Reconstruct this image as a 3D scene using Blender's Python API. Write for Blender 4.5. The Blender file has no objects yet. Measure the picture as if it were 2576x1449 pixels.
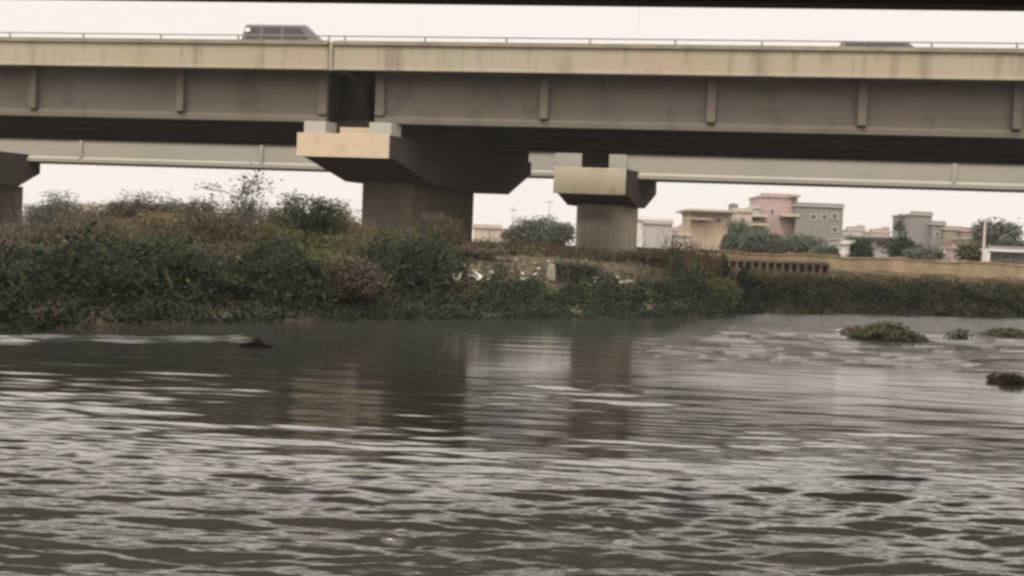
import bpy, bmesh, math, random
import numpy as np
from mathutils import Vector, Matrix
random.seed(7); rng = np.random.default_rng(7)
R = math.radians
scene = bpy.context.scene
# ------------------------------------------------------------------ camera
W, Hh, F = 2576.0, 1449.0, 2762.0        # measuring frame of the photo and focal length in its pixels
EYE = 3.0
ROLL, PITCH = 0.040, math.atan(84.5/2762.0)
r_ = Vector((math.cos(ROLL), 0, math.sin(ROLL)))
u_ = Vector((-math.sin(ROLL), 0, math.cos(ROLL)))
f_ = Vector((0, 1, 0))
f2 = (f_*math.cos(PITCH) - u_*math.sin(PITCH)).normalized()
u2 = r_.cross(f2).normalized()
CM = Matrix((r_, u2, -f2)).transposed()
cam = bpy.data.objects.new('camera', bpy.data.cameras.new('camera'))
scene.collection.objects.link(cam)
cam.matrix_world = Matrix.Translation((0, 0, EYE)) @ CM.to_4x4()
cam.data.sensor_width = 36; cam.data.lens = 36*F/W
cam.data.clip_start = 0.1; cam.data.clip_end = 5000
scene.camera = cam
# ------------------------------------------------------------------ world, sun, exposure
SUN_EL, SUN_AZ = R(57), R(-150)            # azimuth from +Y clockwise: behind the camera, to the left
w = bpy.data.worlds.new('World'); scene.world = w; w.use_nodes = True
nt = w.node_tree; nt.nodes.clear()
sky = nt.nodes.new('ShaderNodeTexSky'); sky.sky_type = 'NISHITA'; sky.sun_disc = False
sky.sun_elevation = SUN_EL; sky.sun_rotation = SUN_AZ; sky.air_density = 1.4; sky.dust_density = 6.0; sky.ozone_density = 1.0
hs = nt.nodes.new('ShaderNodeMix'); hs.data_type = 'RGBA'
hs.inputs['Factor'].default_value = 0.90
hs.inputs['B'].default_value = (8.9, 8.15, 7.55, 1)    # the flat white of an overcast, hazy sky
bg = nt.nodes.new('ShaderNodeBackground'); bg.inputs['Strength'].default_value = 0.118
wo = nt.nodes.new('ShaderNodeOutputWorld')
nt.links.new(sky.outputs['Color'], hs.inputs['A'])
# an overcast sky is several times brighter higher up than near the horizon
tcw = nt.nodes.new('ShaderNodeTexCoord'); sx_ = nt.nodes.new('ShaderNodeSeparateXYZ'); nt.links.new(tcw.outputs['Generated'], sx_.inputs[0])
mrw = nt.nodes.new('ShaderNodeMapRange'); mrw.interpolation_type = 'SMOOTHSTEP'
for i_, v_ in ((1, .232), (2, .37), (3, 1.0), (4, 2.7)): mrw.inputs[i_].default_value = v_
nt.links.new(sx_.outputs['Z'], mrw.inputs[0])
sc_ = nt.nodes.new('ShaderNodeVectorMath'); sc_.operation = 'SCALE'; nt.links.new(hs.outputs['Result'], sc_.inputs[0]); nt.links.new(mrw.outputs[0], sc_.inputs['Scale'])
nt.links.new(sc_.outputs[0], bg.inputs['Color'])
nt.links.new(bg.outputs[0], wo.inputs[0])
sd = bpy.data.lights.new('sun', 'SUN'); sd.energy = 2.0; sd.angle = R(14); sd.color = (1.0, 0.93, 0.82)
sun = bpy.data.objects.new('sun', sd); scene.collection.objects.link(sun)
dirv = Vector((math.sin(SUN_AZ)*math.cos(SUN_EL), math.cos(SUN_AZ)*math.cos(SUN_EL), math.sin(SUN_EL)))
sun.rotation_euler = dirv.to_track_quat('Z', 'Y').to_euler()
vs = scene.view_settings; vs.view_transform = 'Standard'; vs.look = 'None'; vs.exposure = 0.0; vs.gamma = 1
scene.render.engine = 'CYCLES'
scene.cycles.filter_width = 3.0
scene.cycles.max_bounces = 6

# ------------------------------------------------------------------ helpers
col = scene.collection
def ray(x, y):
    v = CM @ Vector(((x-W/2)/F, -(y-Hh/2)/F, -1)); return v
def at(x, y, D):                            # a measured photo point at distance D in front of the camera
    v = ray(x, y); k = D/v.y
    return Vector((v.x*k, D, EYE+v.z*k))
TH = math.atan(0.150)
EB = Vector((math.cos(TH), -math.sin(TH), 0)); NB = Vector((math.sin(TH), math.cos(TH), 0)); OB = Vector((0, 63, 0))
def B(s, t, z): return OB + EB*s + NB*t + Vector((0, 0, z))     # bridge coordinates: along, across, height
def onb(x, y, t):                           # photo point on the upright plane t of the bridge -> (s, z)
    v = ray(x, y); o = Vector((0, 0, EYE))
    k = (OB + NB*t - o).dot(NB)/v.dot(NB); p = o+v*k
    return (p-OB).dot(EB), p.z
def tag(o, label=None, cat=None, group=None, kind=None):
    if label: o['label'] = label
    if cat: o['category'] = cat
    if group: o['group'] = group
    if kind: o['kind'] = kind
    return o
def empty(name, loc, label=None, cat=None, group=None, rz=0):
    o = bpy.data.objects.new(name, None); col.objects.link(o); o.location = loc; o.rotation_euler = (0, 0, rz)
    o.empty_display_size = 0.2
    return tag(o, label, cat, group)
class MB:
    def __init__(s): s.v = []; s.f = []
    def poly(s, verts, faces):
        b = len(s.v); s.v += [tuple(p) for p in verts]; s.f += [tuple(b+i for i in q) for q in faces]; return s
    def box(s, x0, x1, y0, y1, z0, z1, M=None):
        vv = [Vector(p) for p in ((x0,y0,z0),(x1,y0,z0),(x1,y1,z0),(x0,y1,z0),(x0,y0,z1),(x1,y0,z1),(x1,y1,z1),(x0,y1,z1))]
        if M: vv = [M(p) if callable(M) else M @ p for p in vv]
        return s.poly(vv, [(0,3,2,1),(4,5,6,7),(0,1,5,4),(1,2,6,5),(2,3,7,6),(3,0,4,7)])
    def bbox(s, *a): return s.box(*a, M=lambda p: B(p.x, p.y, p.z))
    def prism(s, prof, fn, a, b, seg=1):    # profile (p,q) swept from a to b; fn(k,p,q) -> point
        n = len(prof); base = len(s.v)
        for i in range(seg+1):
            k = a+(b-a)*i/seg
            s.v += [tuple(fn(k, p, q)) for p, q in prof]
        for i in range(seg):
            for j in range(n):
                s.f.append((base+i*n+j, base+i*n+(j+1) % n, base+(i+1)*n+(j+1) % n, base+(i+1)*n+j))
        s.f.append(tuple(base+j for j in range(n))[::-1]); s.f.append(tuple(base+seg*n+j for j in range(n)))
        return s
    def tube(s, pts, rad, n=6):
        base = len(s.v); pts = [Vector(p) for p in pts]
        if not hasattr(rad, '__len__'): rad = [rad]*len(pts)
        for i, p in enumerate(pts):
            d = (pts[min(i+1, len(pts)-1)]-pts[max(i-1, 0)]).normalized()
            a = d.cross(Vector((0.31, 0.17, 0.93))); a = a.normalized() if a.length > 1e-3 else Vector((1, 0, 0)); b = d.cross(a)
            for j in range(n):
                t = 2*math.pi*j/n; s.v.append(tuple(p+(a*math.cos(t)+b*math.sin(t))*rad[i]))
        for i in range(len(pts)-1):
            for j in range(n):
                s.f.append((base+i*n+j, base+i*n+(j+1) % n, base+(i+1)*n+(j+1) % n, base+(i+1)*n+j))
        s.f.append(tuple(base+j for j in range(n))[::-1]); s.f.append(tuple(base+(len(pts)-1)*n+j for j in range(n)))
        return s
    def build(s, name, mat, parent=None, bevel=0, smooth=False, local=True):
        me = bpy.data.meshes.new(name)
        vv = s.v
        if parent is not None and local:     # vertices are given in world space; store them relative to the thing
            root = parent; M = parent.matrix_basis.copy()
            while root.parent: root = root.parent; M = root.matrix_basis @ M
            Mi = M.inverted(); vv = [tuple(Mi @ Vector(p)) for p in vv]
        me.from_pydata(vv, [], s.f); 
        if mat: me.materials.append(mat)
        bm = bmesh.new(); bm.from_mesh(me); bmesh.ops.recalc_face_normals(bm, faces=bm.faces); bm.to_mesh(me); bm.free()
        if smooth: me.polygons.foreach_set('use_smooth', [True]*len(me.polygons))
        o = bpy.data.objects.new(name, me); col.objects.link(o)
        if parent is not None: o.parent = parent
        if bevel:
            m = o.modifiers.new('bevel', 'BEVEL'); m.width = bevel; m.segments = 2; m.limit_method = 'ANGLE'
        return o
def np_mesh(name, V, Fq, mat, parent=None, smooth=False):      # V (n,3), Fq (m,k)
    me = bpy.data.meshes.new(name); k = Fq.shape[1]
    me.vertices.add(len(V)); me.vertices.foreach_set('co', np.asarray(V, np.float32).ravel())
    me.loops.add(Fq.size); me.loops.foreach_set('vertex_index', Fq.astype(np.int32).ravel())
    me.polygons.add(len(Fq)); me.polygons.foreach_set('loop_start', np.arange(0, Fq.size, k, dtype=np.int32))
    me.polygons.foreach_set('loop_total', np.full(len(Fq), k, np.int32))
    if smooth: me.polygons.foreach_set('use_smooth', np.ones(len(Fq), bool))
    me.update(calc_edges=True); me.materials.append(mat)
    o = bpy.data.objects.new(name, me); col.objects.link(o)
    if parent is not None: o.parent = parent
    return o
# ------------------------------------------------------------------ materials
def mat(name, base, rough=0.85, var=None, scale=1.0, stretch=(1,1,1), bump=0.0, bscale=8.0, spec=0.3, fine=None, metal=0.0, island=False, coords='Object', trans=0, lo=0.35, hi=0.65):
    m = bpy.data.materials.new(name); m.use_nodes = True; t = m.node_tree; N = t.nodes; L = t.links
    b = N['Principled BSDF']; b.inputs['Roughness'].default_value = rough; b.inputs['Metallic'].default_value = metal
    b.inputs['Specular IOR Level'].default_value = spec
    b.inputs['Base Color'].default_value = (*base, 1)
    tc = N.new('ShaderNodeTexCoord'); mp = N.new('ShaderNodeMapping'); mp.inputs['Scale'].default_value = stretch
    L.new(tc.outputs[coords], mp.inputs[0])
    out = None
    if var:
        cur = None
        for i, (c, sc, amt, *lh) in enumerate(var):
            n = N.new('ShaderNodeTexNoise'); n.inputs['Scale'].default_value = scale*sc; n.inputs['Detail'].default_value = 6; n.inputs['Roughness'].default_value = 0.6
            off = N.new('ShaderNodeVectorMath'); off.inputs[1].default_value = (13.7*i, 7.1*i, 3.3*i); L.new(mp.outputs[0], off.inputs[0]); L.new(off.outputs[0], n.inputs['Vector'])
            rp = N.new('ShaderNodeMapRange'); rp.inputs[1].default_value = lh[0] if lh else lo; rp.inputs[2].default_value = lh[1] if lh else hi; rp.inputs[4].default_value = amt
            L.new(n.outputs['Fac'], rp.inputs[0])
            mx = N.new('ShaderNodeMix'); mx.data_type = 'RGBA'; L.new(rp.outputs[0], mx.inputs['Factor'])
            mx.inputs['A'].default_value = (*base, 1); mx.inputs['B'].default_value = (*c, 1)
            if cur: L.new(cur, mx.inputs['A'])
            cur = mx.outputs['Result']
        out = cur
    if island:
        g = N.new('ShaderNodeNewGeometry'); mr = N.new('ShaderNodeMapRange'); mr.inputs[3].default_value = 0.72; mr.inputs[4].default_value = 1.3
        L.new(g.outputs['Random Per Island'], mr.inputs[0])
        vm = N.new('ShaderNodeVectorMath'); vm.operation = 'SCALE'; L.new(mr.outputs[0], vm.inputs['Scale'])
        if out: L.new(out, vm.inputs[0])
        else: vm.inputs[0].default_value = base
        out = vm.outputs[0]
    if out: L.new(out, b.inputs['Base Color'])
    if bump:
        n = N.new('ShaderNodeTexNoise'); n.inputs['Scale'].default_value = bscale; n.inputs['Detail'].default_value = 8
        L.new(tc.outputs[coords], n.inputs['Vector'])
        bp = N.new('ShaderNodeBump'); bp.inputs['Strength'].default_value = bump; bp.inputs['Distance'].default_value = 0.05
        L.new(n.outputs['Fac'], bp.inputs['Height']); L.new(bp.outputs[0], b.inputs['Normal'])
    if trans:
        tr = N.new('ShaderNodeBsdfTranslucent'); ms = N.new('ShaderNodeMixShader'); ms.inputs[0].default_value = trans
        if out: L.new(out, tr.inputs[0])
        else: tr.inputs[0].default_value = (*base, 1)
        L.new(b.outputs[0], ms.inputs[1]); L.new(tr.outputs[0], ms.inputs[2]); L.new(ms.outputs[0], N['Material Output'].inputs[0])
    return m
M = {}
M['parapet'] = mat('parapet_concrete', (.335,.295,.24), .9, [((.355,.26,.20),.16,.75),((.28,.27,.165),.22,.7),((.17,.14,.10),.8,.8,.54,.72),((.13,.11,.08),2.6,.5,.55,.75)], scale=1.0, stretch=(1,1,.12), bump=.3, bscale=6)
M['coping'] = mat('coping_concrete', (.27,.24,.18), .9, [((.15,.13,.10),.7,.8)], stretch=(1,1,.3), bump=.3)
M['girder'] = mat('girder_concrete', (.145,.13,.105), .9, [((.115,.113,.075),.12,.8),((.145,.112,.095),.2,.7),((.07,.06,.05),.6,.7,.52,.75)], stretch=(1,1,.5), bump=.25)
M['dark_girder'] = mat('shaded_underside_concrete', (.05,.045,.04), .95, [((.03,.028,.026),.3,.8)], bump=.3)  # darker copy of the concrete: the shade under the deck put into the colour
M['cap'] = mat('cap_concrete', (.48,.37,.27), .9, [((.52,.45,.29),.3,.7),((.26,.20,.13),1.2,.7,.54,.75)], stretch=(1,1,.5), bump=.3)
M['capdark'] = mat('shaded_cap_concrete', (.055,.044,.037), .92, [((.035,.03,.026),.35,.8)], bump=.3)  # shade on the cap's sides put into the concrete colour
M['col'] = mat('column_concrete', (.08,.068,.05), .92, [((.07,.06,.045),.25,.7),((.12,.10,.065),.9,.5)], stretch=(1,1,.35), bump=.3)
M['cap2'] = mat('pale_cap_concrete', (.80,.70,.55), .9, [((.62,.55,.40),.4,.7),((.35,.28,.2),1.2,.6,.54,.75)], bump=.3)  # lit end of the far cap, its brightness put into the colour
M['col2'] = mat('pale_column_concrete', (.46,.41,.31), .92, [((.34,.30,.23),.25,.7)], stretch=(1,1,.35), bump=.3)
M['far'] = mat('pale_girder_concrete', (.36,.34,.295), .9, [((.35,.365,.30),.14,.8),((.44,.38,.345),.2,.6)], stretch=(1,1,.5), bump=.2)
M['rail'] = mat('rail_metal', (.22,.21,.19), .6, [((.14,.12,.10),2,.6)])
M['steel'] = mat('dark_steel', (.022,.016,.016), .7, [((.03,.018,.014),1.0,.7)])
M['asphalt'] = mat('asphalt', (.05,.05,.05), .9, [((.07,.068,.065),.8,.7)])
M['earth'] = mat('bank_earth', (.115,.088,.055), .95, [((.07,.065,.035),.25,.8),((.16,.115,.075),.6,.6),((.05,.045,.03),1.3,.6)], bump=.6, bscale=3)
M['sand'] = mat('trodden_earth', (.33,.255,.165), .95, [((.24,.20,.12),.25,.8),((.40,.28,.20),.5,.7),((.14,.12,.07),1.2,.5)], bump=.5, bscale=3)
def leafm(name, a, b, c): return mat(name, a, .75, [(b,.45,.9),(c,1.3,.7)], island=True, trans=.12, spec=.08)
M['lf_brown'] = leafm('brown_scrub_leaves', (.10,.086,.058), (.118,.087,.062), (.05,.05,.032))
M['lf_dry'] = leafm('dry_scrub_leaves', (.17,.14,.075), (.20,.135,.08), (.11,.10,.05))
M['lf_olive'] = leafm('olive_leaves', (.085,.095,.04), (.13,.11,.05), (.055,.07,.03))
M['lf_green'] = leafm('green_leaves', (.029,.043,.024), (.042,.05,.03), (.019,.03,.018))
M['lf_bright'] = leafm('fresh_green_leaves', (.048,.072,.036), (.065,.08,.042), (.03,.048,.025))
M['lf_deep'] = leafm('deep_green_leaves', (.022,.035,.021), (.015,.024,.015), (.032,.046,.028))
M['lf_hazy'] = leafm('grey_green_leaves', (.10,.115,.085), (.13,.12,.10), (.07,.09,.06))
M['lf_float'] = leafm('water_hyacinth_leaves', (.06,.07,.035), (.04,.05,.025), (.085,.08,.05))
M['bark'] = mat('bark', (.10,.08,.06), .9, [((.05,.04,.03),3,.7)])
M['twig'] = mat('dry_twigs', (.16,.13,.10), .9)
# ------------------------------------------------------------------ terrain
SH = np.array([(-400,-60),(-120,-4),(-60,18),(-34,26),(-15.9,35),(-9.8,43.2),(-1.7,51.0),(5,57),(11,61.5),(14.5,67.5),(22,71.5),(35.4,76),(70,84),(140,96),(600,140)], float)
def shoreY(X): return np.interp(X, SH[:,0], SH[:,1]) + 0.5*np.sin(np.asarray(X)*0.9) + 0.35*np.sin(np.asarray(X)*2.3+1)
WL = [(at(1180,603,93).x, 93.), (at(2080,660,95).x, 95.), (at(2576,668,97).x, 97.), (120., 104.), (600., 150.)]
def wallY(X): return np.interp(X, [a for a, b in WL], [b for a, b in WL])
def gz(X, Y):
    X = np.asarray(X, float); Y = np.asarray(Y, float)
    d = (Y-shoreY(X))*0.8
    z = np.interp(d, [-12,-3,0,1.2,5,11,18,27], [-1.8,-.8,-.05,.55,1.35,2.15,2.75,3.15])
    z = z + np.where(d > 1, 0.14*np.sin(X*.55+Y*.21)*np.sin(Y*.4-X*.13)+.07*np.sin(X*1.7+1)*np.sin(Y*1.3), 0)
    z = z + 1.15*np.exp(-((d-7.5)/3.2)**2)*np.clip((X+9)/4, 0, 1)*np.clip((15-X)/4, 0, 1)
    left = np.clip((X-WL[0][0]+6)/8, 0, 1)        # left of the wall the bank just rolls over
    yw = wallY(X)
    k = np.clip((Y-yw+.2)/0.4, 0, 1)*left + np.clip((Y-yw+14)/14, 0, 1)*(1-left)
    k = np.where(d > 6, k, 0)
    top = 3.95 + .1*np.sin(X*.2)*np.sin(Y*.13)
    return z*(1-k)+top*k
def ground_hit(x, y):
    v = ray(x, y)
    for i in range(400):
        D = 30+i*.25; k = D/v.y; p = Vector((v.x*k, D, EYE+v.z*k))
        if p.z <= float(gz(p.x, p.y)): return p
    return p
def axis(fine0, fine1, step, far, g=1.25):
    a = list(np.arange(fine0, fine1+step, step)); s = step
    while a[-1] < far: s *= g; a.append(a[-1]+s)
    s = step
    while a[0] > -far: s *= g; a.insert(0, a[0]-s)
    return np.array(a)
xs = axis(-50, 70, .7, 2500); ys = axis(20, 130, .6, 2500)
X, Y = np.meshgrid(xs, ys); Z = gz(X, Y)
def grid_faces(r, c):
    i = np.arange(r*c).reshape(r, c); return np.stack([i[:-1,:-1], i[:-1,1:], i[1:,1:], i[1:,:-1]], -1).reshape(-1, 4)
ground = np_mesh('ground', np.stack([X, Y, Z], -1).reshape(-1, 3), grid_faces(*X.shape), M['earth'], smooth=True)
tag(ground, kind='structure')
# trodden top of the embankment: a strip of bare sandy ground along the crest
sx = np.arange(WL[0][0]+3, 95, 1.0); rows = []
for off in (0.55, 1.6, 3.0, 5.2): rows.append(np.stack([sx, wallY(sx)+off+.25*np.sin(sx*.7+off), gz(sx, wallY(sx)+off)+.02], -1))
path = np_mesh('path', np.array(rows).reshape(-1, 3), grid_faces(4, len(sx)), M['sand'], smooth=True); tag(path, kind='structure')
# ------------------------------------------------------------------ water
m = bpy.data.materials.new('river_water'); m.use_nodes = True; t = m.node_tree; N = t.nodes; L = t.links
b = N['Principled BSDF']; b.inputs['Base Color'].default_value = (.033,.031,.028,1); b.inputs['Roughness'].default_value = .06
b.inputs['IOR'].default_value = 1.48; b.inputs['Specular IOR Level'].default_value = .5
tc = N.new('ShaderNodeTexCoord'); mp = N.new('ShaderNodeMapping'); mp.inputs['Scale'].default_value = (.4,1.7,1); L.new(tc.outputs['Object'], mp.inputs[0])
n1 = N.new('ShaderNodeTexNoise'); n1.inputs['Scale'].default_value = 2.9; n1.inputs['Detail'].default_value = 6; n1.inputs['Roughness'].default_value = .54; L.new(mp.outputs[0], n1.inputs['Vector'])
rr = N.new('ShaderNodeMapRange'); rr.inputs[1].default_value = .1; rr.inputs[2].default_value = .5; rr.inputs[3].default_value = .11; rr.inputs[4].default_value = .055
bp = N.new('ShaderNodeBump'); bp.inputs['Distance'].default_value = .035; bp.inputs['Strength'].default_value = .8
at0 = N.new('ShaderNodeAttribute'); at0.attribute_name = 'ripple'; mlt = N.new('ShaderNodeMath'); mlt.operation = 'MULTIPLY'; mlt.inputs[1].default_value = .66; L.new(at0.outputs['Fac'], mlt.inputs[0]); L.new(mlt.outputs[0], bp.inputs['Strength']); L.new(at0.outputs['Fac'], rr.inputs[0]); L.new(rr.outputs[0], b.inputs['Roughness'])
L.new(n1.outputs['Fac'], bp.inputs['Height']); L.new(bp.outputs[0], b.inputs['Normal'])
M['water'] = m
yy = [5.0]
while yy[-1] < 118:
    yy.append(yy[-1] + max(.028, yy[-1]**2/(3294*1.35)) if yy[-1] < 60 else yy[-1]+.9)
yy = np.array(yy)
uu = np.linspace(-1, 1, 760)
Yg = np.repeat(yy[:, None], len(uu), 1); Xg = uu[None, :]*(Yg*.56+2.5)
def waves(X, Y):
    g = np.random.default_rng(3); Z = np.zeros_like(X)
    sp = np.maximum(.04, Y**2/(3294*1.35))
    for i in range(80):
        lam = .16*(2.2/.16)**(g.random()**1.15); ang = g.normal(0, .17) + .03
        k = 2*np.pi/lam; ph = g.random()*6.28
        amp = .0094*lam**.86/ (1+ .45*lam)
        fade = np.clip(lam/(2.6*sp)-.6, 0, 1)
        warp = .35*np.sin(X*.31*(1+g.random())+g.random()*6)+.3*np.sin(Y*.4+g.random()*6)
        ph2 = k*(Y*math.cos(ang)+X*math.sin(ang)) + ph + warp*1.2
        s = np.sin(ph2); mod = .35+.65*(np.sin(X*.23*(1+g.random())+g.random()*6+Y*.11)*np.sin(Y*.35*(.6+g.random())+g.random()*6))**2*1.6
        Z += amp*fade*mod*(s + .28*np.cos(2*ph2))
    return Z
def sstep(a, b, x): t_ = np.clip((x-a)/(b-a), 0, 1); return t_*t_*(3-2*t_)
def calm(X, Y):        # still water in the lee of the bank, a smoother lane on the right, lively elsewhere
    edge = np.interp(X, [-30, -10, -7.5, -6, 1, 3.5, 7, 12, 14], [30, 31.5, 31, 25.5, 27, 33, 44, 62, 90])
    edge = edge + .8*np.sin(X*.9)+.5*np.sin(X*2.7+1)
    edge = edge + 1.2*np.sin(X*.43+Y*.3)
    dep = np.interp(X, [-7, -3, 0, 12], [.92, .92, .9, .88])
    a = 1-dep*sstep(-2.5, 3.0, (Y-edge)/(1+.12*np.clip(Y-38, 0, 60)))
    a = a*np.interp(Y, [5, 12, 15, 19, 30, 32.5, 35, 60], [1.45, 1.45, 1.12, .58, .46, .6, 2.3, 2.9])
    c0, wd = 25+.05*X, 6.5
    lane = sstep(0, 2.5, wd-np.abs(Y-c0))*sstep(1.5, 6, X)
    patch = 1+.28*np.sin(X*.37+Y*.22+1)*np.sin(Y*.31-X*.12+.5)+.16*np.sin(X*.9-Y*.5)
    dk = np.exp(-(((Y-17.3)/4.0)**4))*sstep(0, 2.5, X+6.5)*sstep(0, 3, 5.5-X)
    for y0_, w_, g_, x1_ in ((31.9, .6, 2.6, -7.4), (30.4, .45, 2.2, -6.8)):      # riffles in the lee of the driftwood
        a = a + g_*np.exp(-((Y-(y0_+(X+14.8)*.54+.25*np.sin(X*.8)))/w_)**2)*sstep(0, 1.5, x1_-X)
    return a*(1-.6*lane)*patch*(1-.55*dk)
Zg = waves(Xg, Yg)*calm(Xg, Yg)
# wide flanks of the same sheet so that the river goes on outside the picture
Lx = -400+0*Yg[:, :1]; Rx = 400+0*Yg[:, :1]
XX = np.concatenate([Lx, Xg, Rx], 1); YY = np.concatenate([Yg[:, :1], Yg, Yg[:, :1]], 1); ZZ = np.concatenate([0*Lx, Zg, 0*Lx], 1)
XX = np.concatenate([XX[:1], XX], 0); YY = np.concatenate([YY[:1]*0-120, YY], 0); ZZ = np.concatenate([ZZ[:1]*0, ZZ], 0)
water = np_mesh('water', np.stack([XX, YY, ZZ], -1).reshape(-1, 3), grid_faces(*XX.shape), M['water'], smooth=True)
tag(water, kind='structure')
at_ = water.data.attributes.new('ripple', 'FLOAT', 'POINT'); CC = calm(np.clip(XX, -60, 60), np.clip(YY, 5, 120)); at_.data.foreach_set('value', CC.astype(np.float32).ravel())

# ------------------------------------------------------------------ near bridge
Zf = lambda y, t: onb(1288, y, t)[1]
zTop, zBot = Zf(109, 0), Zf(182, 0); zRoad = zTop-.75; zG = Zf(318, 1.3)
sJ = onb(832, 140, 0)[0]; sGL = onb(822, 240, 1.3)[0]; sGR = onb(944, 240, 1.3)[0]
SL, SR = -75.0, 75.0
br = empty('road_bridge', B(0, 0, 0)+Vector((0,0,0)), 'long tan concrete road bridge crossing the whole view, carrying the van', 'bridge')
prof = [(0,zBot),(0.0,zBot+.13),(.07,zBot+.16),(.07,zTop-.26),(-.05,zTop-.22),(-.05,zTop),(.34,zTop),(.34,zRoad),(.34,zBot)]
sp = lambda k, p, q: B(k, p, q)
for a, b_, nm in ((SL, sJ-.17, 'left'), (sJ+.17, SR, 'right')):
    MB().prism(prof, sp, a, b_, 8).build('parapet', M['parapet'], br)
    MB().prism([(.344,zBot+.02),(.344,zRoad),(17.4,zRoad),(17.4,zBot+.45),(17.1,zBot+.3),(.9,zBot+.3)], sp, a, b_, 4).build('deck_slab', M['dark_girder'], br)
    MB().prism([(17.404,zBot+.3),(17.404,zRoad+.2),(17.6,zRoad+.2),(17.6,zBot+.3)], sp, a, b_, 4).build('parapet', M['parapet'], br)
    MB().bbox(a, b_, .4, 17.35, zRoad+.004, zRoad+.06).build('roadway', M['asphalt'], br)
MB().bbox(sJ-.11, sJ+.11, -.0, .28, zBot-.03, zTop-.02).build('joint_cover', M['parapet'], br)
MB().bbox(sJ-.3, sJ+.3, .36, .42, zBot-.03, zTop-.02).build('joint_seal', M['steel'], br)
# coping band (darker) on the parapet
for a, b_ in ((SL, sJ-.17), (sJ+.17, SR)):
    MB().bbox(a, b_, -.075, .36, zTop-.19, zTop+.03).build('coping', M['coping'], br)
def gprof(t, zb, zt, w=.62):
    return [(t,zb),(t,zb+.28),(t+.17,zb+.45),(t+.17,zt-.30),(t-.02,zt-.14),(t-.02,zt),(t+w+.02,zt),(t+w+.02,zt-.14),(t+w-.17,zt-.30),(t+w-.17,zb+.45),(t+w,zb+.28),(t+w,zb)]
stiff = [onb(x, 240, 1.3)[0] for x in (85, 455, 1370, 1790, 2170, 2560)]
for gi, t0 in enumerate((1.3, 5.0, 8.7, 12.4, 16.2)):
    for a, b_ in ((SL, sGL), (sGR, SR)):
        off = (t0-1.3)*.42
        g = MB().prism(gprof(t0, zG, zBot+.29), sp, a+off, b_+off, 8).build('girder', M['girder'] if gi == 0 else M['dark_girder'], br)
        if gi == 0:
            for s0 in stiff+[SL+8, sGL-.25, sGR+.3, SR-12]:
                if a < s0 < b_:
                    wd = .24 if s0 in stiff else .28
                    MB().bbox(s0-wd, s0+wd, t0+(-.1 if s0 not in stiff else -.22), t0+.18, zG+.455, zBot+.1).build('stiffener', M['girder'], g, bevel=.03)
# cross beams between girders (dark, seen from below)
for s0 in stiff+[sGL-.6, sGR+.6]:
    for i, (ta, tb) in enumerate(((1.95,4.95),(5.65,8.65),(9.35,12.35),(13.05,16.15))):
        off = (ta-1.3)*.42
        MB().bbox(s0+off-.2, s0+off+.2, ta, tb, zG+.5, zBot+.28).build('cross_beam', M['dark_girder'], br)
# railing
zr = zTop+.03
ra = MB()
for a, b_ in ((SL, sJ), (sJ, SR)): ra.tube([B(a, .12, zr+.30), B(b_, .12, zr+.30)], .038, 6)
rail = ra.build('railing', M['rail'], br)
ps = [onb(x, 85, .12)[0] for x in (25, 210, 405, 600, 828, 868, 1070, 1275, 1485, 1700, 1918, 2125, 2345, 2560)]
k = ps[-1]; step = 4.6
while k+step < SR: k += step; ps.append(k)
k = ps[0]
while k-step > SL: k -= step; ps.append(k)
for s0 in ps: MB().tube([B(s0, .12, zr-.02), B(s0, .12, zr+.31)], .055, 6).build('post', M['rail'], rail)
# hammerhead pier, skewed in plan
AX = Vector((math.tan(R(30)), 1, 0))             # run of the pier per metre of depth
def pier(parent, nearL, nearR, D0, D1, zt, zb0, zb1, dh0, dh1, zh, c0, c1, cw, zc, m_cap, m_col, m_face=None, rnd=False):
    XL, XR = nearL, nearR
    fn = lambda kk, d, z: Vector((XL+(XR-XL)*kk, D0, 0)) + Vector((0, -(XR-XL)*kk*math.tan(TH), 0)) + AX*d + Vector((0,0,z))
    L0 = D1-D0
    # the column carries the cap
    cx = (XL+XR)/2
    def cf(a, d, z): return Vector((cx+a, D0, 0)) + Vector((0, -(a+(XR-XL)/2)*math.tan(TH), 0)) + AX*d + Vector((0,0,z))
    mb = MB(); pts = []
    a0, a1 = c0-D0, c1-D0
    if rnd:
        n = 28
        for i in range(n):
            an = 2*math.pi*i/n; e = .62
            ca, sa = math.cos(an), math.sin(an)
            pts.append((math.copysign(abs(ca)**e, ca)*cw, (a0+a1)/2+math.copysign(abs(sa)**e, sa)*(a1-a0)/2))
    else:
        ch = .22
        pts = [(-cw+ch,a0),(cw-ch,a0),(cw,a0+ch),(cw,a1-ch),(cw-ch,a1),(-cw+ch,a1),(-cw,a1-ch),(-cw,a0+ch)]
    n = len(pts); base = [cf(p, q, zc) for p, q in pts]; top = [cf(p, q, zh+.05) for p, q in pts]
    mb.poly(base+top, [tuple(range(n))[::-1], tuple(range(n, 2*n))]+[(i, (i+1) % n, n+(i+1) % n, n+i) for i in range(n)])
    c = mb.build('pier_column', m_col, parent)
    pr = [(0,zb0),(0,zt),(L0,zt),(L0,zb1),(dh1-D0,zh),(dh0-D0,zh),(.5,zb0)]
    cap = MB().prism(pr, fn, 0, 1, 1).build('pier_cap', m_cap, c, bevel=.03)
    if m_face: MB().prism([(-.09,zb0-.01),(-.09,zt+.01),(-.003,zt+.01),(-.003,zb0-.01)], fn, -.004, 1.004, 1).build('lit_end_face', m_face, cap, bevel=.02)  # pale panel: light on the cap's end painted against the shade-dark cap
    return c, cap, fn
zs = lambda y, x, D: at(x, y, D).z
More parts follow.
